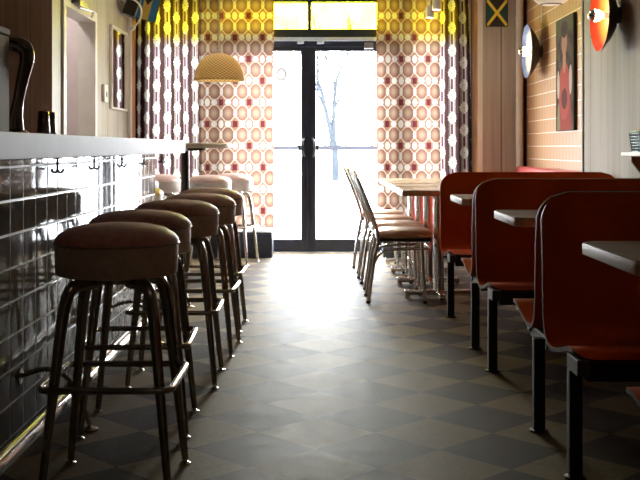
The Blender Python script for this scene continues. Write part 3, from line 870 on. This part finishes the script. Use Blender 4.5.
# painting
py0, py1 = 8.168, 8.774
pm = (py0 + py1) / 2; pw = (py1 - py0) / 2
t = thing('painting', 'portrait of a person in a red top on dark canvas', 'painting', (XR - .014, pm, 1.645))
MB().box((-.014, -pw, -.46), (.0135, pw, .46), .005).build('stretched_canvas', M['canvas_side'], t)
MB().box((-.0155, -pw + .006, -.454), (-.0142, pw - .006, .454)).build('painted_face', M['portrait'], t)
# shelf and basket
t = thing('wall_shelf', 'small pale shelf on a curved wooden bracket at right edge', 'shelf', (XR, 6.02, 1.0))
MB().box((-.22, -.25, 0), (-.001, .19, .022), .003).build('shelf_board', M['shelf_edge'], t)
br = [(-.001, 0), (-.185, 0)] + [(-.185 + .03 * math.sin(k / 8 * PI / 2) + .105 * (k / 8), -.03 - .19 * (k / 8)) for k in range(9)] + [(-.03, -.25), (-.001, -.25)]
MB().prism(br, 'y', .10, .13, bev=.003).build('shelf_bracket', M['bracket_wood'], t)
MB().prism(br, 'y', -.17, -.14, bev=.003).build('shelf_bracket', M['bracket_wood'], t)
t = thing('plastic_basket', 'green slotted plastic basket on the small wall shelf', 'basket', (XR - .107, 6.06, 1.022))
bs = MB()
def ringz(z, f): return [(sx * .078 * f, sy * .10 * f, z) for sx, sy in ((-1, -1), (1, -1), (1, 1), (-1, 1))]
for k in range(7): bs.tube(round_poly(ringz(.006 + k * .017, .86 + k * .02), .02, 3, closed=True), .0036, 6, closed=True)
for sx, sy in [(a, b) for a in (-1, 1) for b in (-1, -.6, -.2, .2, .6, 1)]:
    bs.tube([(sx * .078 * .86, sy * .1 * .82, .004), (sx * .078, sy * .1 * .95, .112)], .004, 6)
    bs.tube([(sy * .078 * .82, sx * .1 * .86, .004), (sy * .078 * .95, sx * .1, .112)], .004, 6)
bs.box((-.066, -.085, .0), (.066, .085, .004))
bs.build('basket_body', M['green_plastic'], t)
bi = MB()
for k in range(1): bi.prism([(-.060, -.08), (.060, -.08), (.060, .08), (-.060, .08)], 'z', .0045, .095)
bi.build('basket_liner', M['green_plastic'], t)
MB().tube(round_poly(ringz(.118, 1.0), .02, 4, closed=True), .007, 8, closed=True).build('basket_rim', plain('basket_rim', (.10, .26, .22), .35), t)
# white pipe in corner
t = thing('wall_pipe', 'white vertical pipe in the corner beside the tan wall', 'pipe', (1.925, 10.14, 0))
MB().tube([(0, 0, 0), (0, 0, ZC)], .034, 20).build('pipe_run', M['white_paint'], t)
for z in (.6, 1.5, 2.3): MB().lathe([(.0345, -.012), (.038, -.012), (.038, .012), (.0345, .012)], (0, 0, z), 20).build('pipe_clip', M['white_paint'], t)
struct('trim_9', MB().box((XR - .02, 10.165, 0), (XR - .0005, 10.199, ZC)), M['dark_panel'], 'dark strip in the corner behind the white pipe', 'trim')
# flags
t = thing('flag_plaque', 'small black and green flag plaque with gold diagonal cross', 'flag', (1.717, YF - .012, 2.355))
MB().box((-.107, -.006, -.134), (.107, .0115, .134), .003).build('frame', M['black_plastic'], t)
MB().box((-.098, -.0085, -.125), (.098, -.0062, .125)).build('flag_face', M['flag_j'], t)
t = thing('flag_plaque', 'tilted blue and gold flag plaque with black triangle', 'flag', (-1.665, YF - .03, 2.45))
t.rotation_euler = (0, math.radians(14), 0)
MB().box((-.112, -.008, -.172), (.112, .0115, .172), .003).build('frame', M['black_plastic'], t)
MB().box((-.104, -.0105, -.165), (.104, -.0082, .165)).build('flag_face', M['flag_b'], t)

# ------------------------------------------------------------------ left wall things
t = thing('wall_mirror', 'narrow white framed mirror hanging on the pale left wall', 'mirror', (XL, (9.27 + 10.02) / 2, 1.765))
hw, hh = (10.02 - 9.27) / 2, .372
MB().box((.002, -hw + .015, -hh + .015), (.014, hw - .015, hh - .015)).build('mirror_glass', M['mirror'], t)
f = MB()
f.box((.0005, -hw, -hh), (.03, -hw + .018, hh), .003).box((.0005, hw - .018, -hh), (.03, hw, hh), .003)
f.box((.0005, -hw + .018, -hh), (.03, hw - .018, -hh + .018), .003).box((.0005, -hw + .018, hh - .018), (.03, hw - .018, hh), .003)
f.build('mirror_frame', M['white_paint'], t)
t = thing('wall_switch', 'white thermostat box on the pale wall left of the mirror', 'thermostat', (XL, 9.0, 1.515))
MB().box((.0005, -.065, -.075), (.03, .065, .075), .006).build('cover', M['white_plastic'], t)
MB().box((.03, -.02, -.03), (.038, .02, .01), .003).build('dial', M['steel'], t)
# air conditioner over the doorway
t = thing('air_conditioner', 'white wall mounted air conditioner above the left doorway', 'air conditioner', (XL, 8.2, 2.31))
MB().box((.0005, -.5, 0), (.20, .55, .30), .02, 3).build('housing', M['white_plastic'], t)
MB().box((.05, -.45, -.006), (.17, .50, .0), .002).build('louvre', M['steel'], t)
# door closer on the casing head
t = thing('door_closer', 'grey metal door closer with folded arm on the doorway head', 'door closer', (XL + .02, 7.95, 2.10))
MB().box((.0005, -.10, .01), (.05, .14, .065), .008).build('closer_body', M['steel'], t)
MB().lathe([(0, 0), (.035, 0), (.035, .05), (.02, .06), (0, .06)], (.028, -.16, .02), 20).build('closer_knob', M['dish_back'], t)
MB().tube([(.03, -.06, .0), (.10, .12, -.005), (.02, .42, -.01)], .008, 8).build('closer_arm', M['steel'], t)
# speaker and cable
t = thing('wall_speaker', 'black box speaker mounted high on the pale left wall', 'speaker', (-1.755, 9.78, 2.36))
t.rotation_euler = (0, math.radians(20), math.radians(8))
MB().box((-.06, -.09, -.09), (.06, .09, .09), .008).build('speaker_cabinet', M['black_plastic'], t)
MB().box((-.053, -.096, -.083), (.053, -.0902, .083), .004).build('speaker_grille', plain('speaker_cloth', (.010, .009, .008), .9), t)
MB().tube([(-.061, 0, .0), (-.098, .03, .02)], .012, 10).build('mount_arm', M['steel'], t)
def ps(x, y, Y): return ((x - CX) * Y / F, Y, H + (HY - y) * Y / F)
t = thing('speaker_cable', 'loose white cable looping past the black speaker', 'cable')
MB().tube(catmull([ps(119.6, 0.5, 9.72), ps(126, -1.5, 9.60), ps(133, -.5, 9.55), ps(139, 4, 9.55), ps(141.5, 11, 9.6), ps(140, 19, 9.65), ps(136, 25, 9.68), ps(133, 28, 9.7)], 6), .008, 8).build('cable', M['white_plastic'], t)
MB().tube([ps(134.5, 26.5, 9.69), ps(131.2, 29.8, 9.71)], .017, 10).build('plug', M['white_plastic'], t)

# ------------------------------------------------------------------ hanging lamps
PX, PY, PZ = (219 - 320) * 8.4 / F, 8.4, H + (HY - 80) * 8.4 / F
t = thing('pendant_lamp', 'woven straw dome pendant lamp hanging before the left curtains', 'pendant lamp', (PX, PY, PZ))
pr = [(.197, 0), (.199, .012), (.195, .04), (.183, .09), (.158, .14), (.115, .182), (.06, .207), (.026, .214)]
MB().lathe(pr + [(r - .005, z - .003) for r, z in pr[::-1]], seg=72).build('woven_shade', M['woven'], t)
MB().tube([(.197 * math.cos(a), .197 * math.sin(a), .0) for a in [2 * PI * q / 64 for q in range(64)]], .006, 8, closed=True).build('shade_rim', M['woven'], t)
MB().lathe([(0, .205), (.03, .205), (.026, .235), (.01, .245), (0, .245)], seg=24).build('lamp_cap', M['white_plastic'], t)
MB().tube([(0, 0, .24), (0, 0, ZC - PZ - .02)], .004, 8).build('lamp_cord', M['white_plastic'], t)
MB().lathe([(0, ZC - PZ - .03), (.05, ZC - PZ - .03), (.05, ZC - PZ), (0, ZC - PZ)], seg=24).build('ceiling_rose', M['white_plastic'], t)
MB().lathe([(0, .15), (.018, .15), (.018, .205), (0, .205)], seg=20).build('lamp_socket', M['white_plastic'], t)
MB().lathe([(0, .075), (.02, .08), (.03, .1), (.028, .125), (.015, .15)], seg=24).build('bulb', emit('pendant_bulb', (1., .85, .55), 26.), t)

# bowl lamp whose underside dips into the top edge
BXp, BYp = (551 - 320) * 7.2 / F, 7.2
BZp = H + (HY - 5.6) * 7.2 / F
t = thing('bowl_lamp', 'white enamel bowl lamp at the top edge above the portrait', 'pendant lamp', (BXp, BYp, BZp))
MB().lathe([(0, 0), (.05, .003), (.09, .016), (.118, .04), (.13, .075), (.125, .11), (.06, .15), (.02, .17), (0, .17)], seg=48).build('bowl', M['white_shade'], t)
MB().lathe([(.062, .004), (.075, .008), (.078, .0085), (.064, .0045)], seg=40).build('bowl_ring', M['black_plastic'], t)
MB().lathe([(0, .05), (.03, .06), (.035, .08), (.02, .11), (0, .115)], seg=20).build('bulb', emit('bowl_bulb', (1., .86, .66), 9.), t)
MB().tube([(0, 0, .16), (0, 0, ZC - BZp)], .006, 8).build('lamp_rod', M['white_plastic'], t)

# track spots
tr = thing('track_rail', 'white ceiling track carrying the spotlights', 'track', (1.04, 9.35, ZC))
MB().box((-.02, -.8, -.035), (.02, .7, -.0005), .004).build('rail_body', M['white_plastic'], tr)
def spot(px, pyb, Y, label):
    x, _, z = ps(px, pyb, Y)
    t = thing('track_spotlight', label, 'spotlight', (x, Y, z), group='white track spotlights')
    MB().lathe([(0, .02), (.030, .02), (.034, 0), (.038, 0), (.038, .095), (.03, .108), (0, .108)], seg=28).build('lamp_can', M['white_plastic'], t)
    MB().lathe([(0, .012), (.031, .012)], seg=24).build('lens', M['spot_glow'], t)
    MB().tube([(0, 0, .105), (0, 0, ZC - z - .03)], .008, 8).build('stem', M['white_plastic'], t)
spot(436.5, 10.0, 9.30, 'white track spotlight with lit lens, right one before the purple curtain')
spot(429.7, 17.8, 9.75, 'white track spotlight with lit lens, lower left of the pair')

# round ceiling lamps over the aisle, above the picture; nearest is added fill
def ceil_lamp(x, y, label, gl=M['ceil_glow']):
    t = thing('ceiling_lamp', label, 'ceiling lamp', (x, y, ZC), group='round ceiling lamps')
    MB().lathe([(.19, 0), (.20, 0), (.20, -.05), (.185, -.055), (.185, 0)], seg=40).build('lamp_housing', M['steel'], t)
    MB().lathe([(0, -.06), (.12, -.058), (.184, -.045)], seg=40).build('diffuser', gl, t)
ceil_lamp(.9, 7.4, 'round ceiling lamp above the dining tables')
ceil_lamp(-.75, 8.6, 'round ceiling lamp above the high table')
ceil_lamp(.1, .6, 'added round fill lamp on the ceiling near the camera, out of view', M['fill_glow'])  # unseen lamp added to give the foreground a weak warm frontal fill
lb = thing('ceiling_lamp', 'round ceiling lamp in the passage behind the doorway', 'ceiling lamp', (-2.55, 8.0, ZC), group='round ceiling lamps')
MB().lathe([(.19, 0), (.20, 0), (.20, -.05), (.185, -.055), (.185, 0)], seg=40).build('lamp_housing', M['steel'], lb)
MB().lathe([(0, -.06), (.12, -.058), (.184, -.045)], seg=40).build('diffuser', emit('passage_glow', (1., .9, .86), 70.), lb)

# ------------------------------------------------------------------ outside
struct('ground', MB().box((-40, YA + .125, -.14), (40, 90, -.02)), M['snow'], 'bright snowy ground outside the door', 'ground')
t = thing('guard_rail', 'pale roadside rail seen level with the door handles', 'rail', (0, 26, -.02))
MB().box((-9, -.03, 1.0), (9, .03, 1.12), .02).build('rail_beam', M['guardrail'], t)
for k in range(7): MB().box((-7.6 + k * 2.6, .03, 0), (-7.5 + k * 2.6, .12, 1.05), .01).build('rail_post', M['snow'], t)
def tree(x, y, h, label, seed, split):
    rnd = random.Random(seed)
    t = thing('bare_tree', label, 'tree', (x, y, -.02))
    MB().tube(catmull([(0, 0, 0), (.03, 0, .6), (.0, 0, split)], 5), [.20, .13], 10).build('trunk', M['bark'], t)
    b = MB()
    def grow(p, d, L, r, n):
        pts = [p]
        for k in range(4):
            d = (d + Vector((rnd.uniform(-.14, .14), rnd.uniform(-.1, .1), .05))).normalized(); pts.append(pts[-1] + d * L / 4)
        b.tube(catmull(pts, 3), [r, r * .55], 7)
        if n:
            for k in range(3):
                q = pts[2 + k % 3] ; dd = (d + Vector((rnd.uniform(-.75, .75), rnd.uniform(-.4, .4), rnd.uniform(.1, .5)))).normalized()
                grow(q, dd, L * .62, r * .5, n - 1)
    for s_ in (-1, 1): grow(Vector((0, 0, split - .05)), Vector((s_ * .16, 0, 1)).normalized(), h * .5, .10, 3)
    b.build('branches', M['bark'], t)
tree(.42, 34, 4.2, 'bare tree with forked trunk outside the right door pane', 3, 1.3)

# ------------------------------------------------------------------ light
wd = bpy.data.worlds.new('overcast_sky'); S.world = wd; wd.use_nodes = True
nt = wd.node_tree; nt.nodes.clear()
bg = nt.nodes.new('ShaderNodeBackground'); ow = nt.nodes.new('ShaderNodeOutputWorld')
bg.inputs[0].default_value = (.96, .98, 1., 1); bg.inputs[1].default_value = 75.0
nt.links.new(bg.outputs[0], ow.inputs[0])
def portal(x0, x1, z0, z1):
    l = bpy.data.lights.new('daylight_portal', 'AREA'); l.shape = 'RECTANGLE'; l.size = x1 - x0; l.size_y = z1 - z0
    l.cycles.is_portal = True
    o = bpy.data.objects.new('daylight_portal', l); COL.objects.link(o)
    o.location = ((x0 + x1) / 2, YA + .13, (z0 + z1) / 2); o.rotation_euler = (-PI / 2, 0, 0)
portal(W1[0], W2[1], .02, TTOP)

# ------------------------------------------------------------------ camera
cam = bpy.data.cameras.new('camera'); co = bpy.data.objects.new('camera', cam); COL.objects.link(co)
cam.sensor_width = 36; cam.sensor_fit = 'HORIZONTAL'; cam.lens = 36 * F / 640
cam.shift_x = 0.; cam.shift_y = -(240 - HY) / 640
cam.clip_start = .05; cam.clip_end = 300
co.location = (0, 0, H); co.rotation_euler = (PI / 2, 0, 0)
cam.dof.use_dof = True; cam.dof.focus_distance = 4.6; cam.dof.aperture_fstop = 12.0
S.camera = co
S.view_settings.view_transform = 'Standard'; S.view_settings.look = 'None'
S.view_settings.exposure = 0.; S.view_settings.gamma = 1.; S.view_settings.use_curve_mapping = False
S.cycles.use_denoising = True
S.cycles.max_bounces = 10; S.cycles.transparent_max_bounces = 12; S.cycles.diffuse_bounces = 5; S.cycles.glossy_bounces = 6
S.cycles.sample_clamp_indirect = 8.; S.cycles.caustics_refractive = False
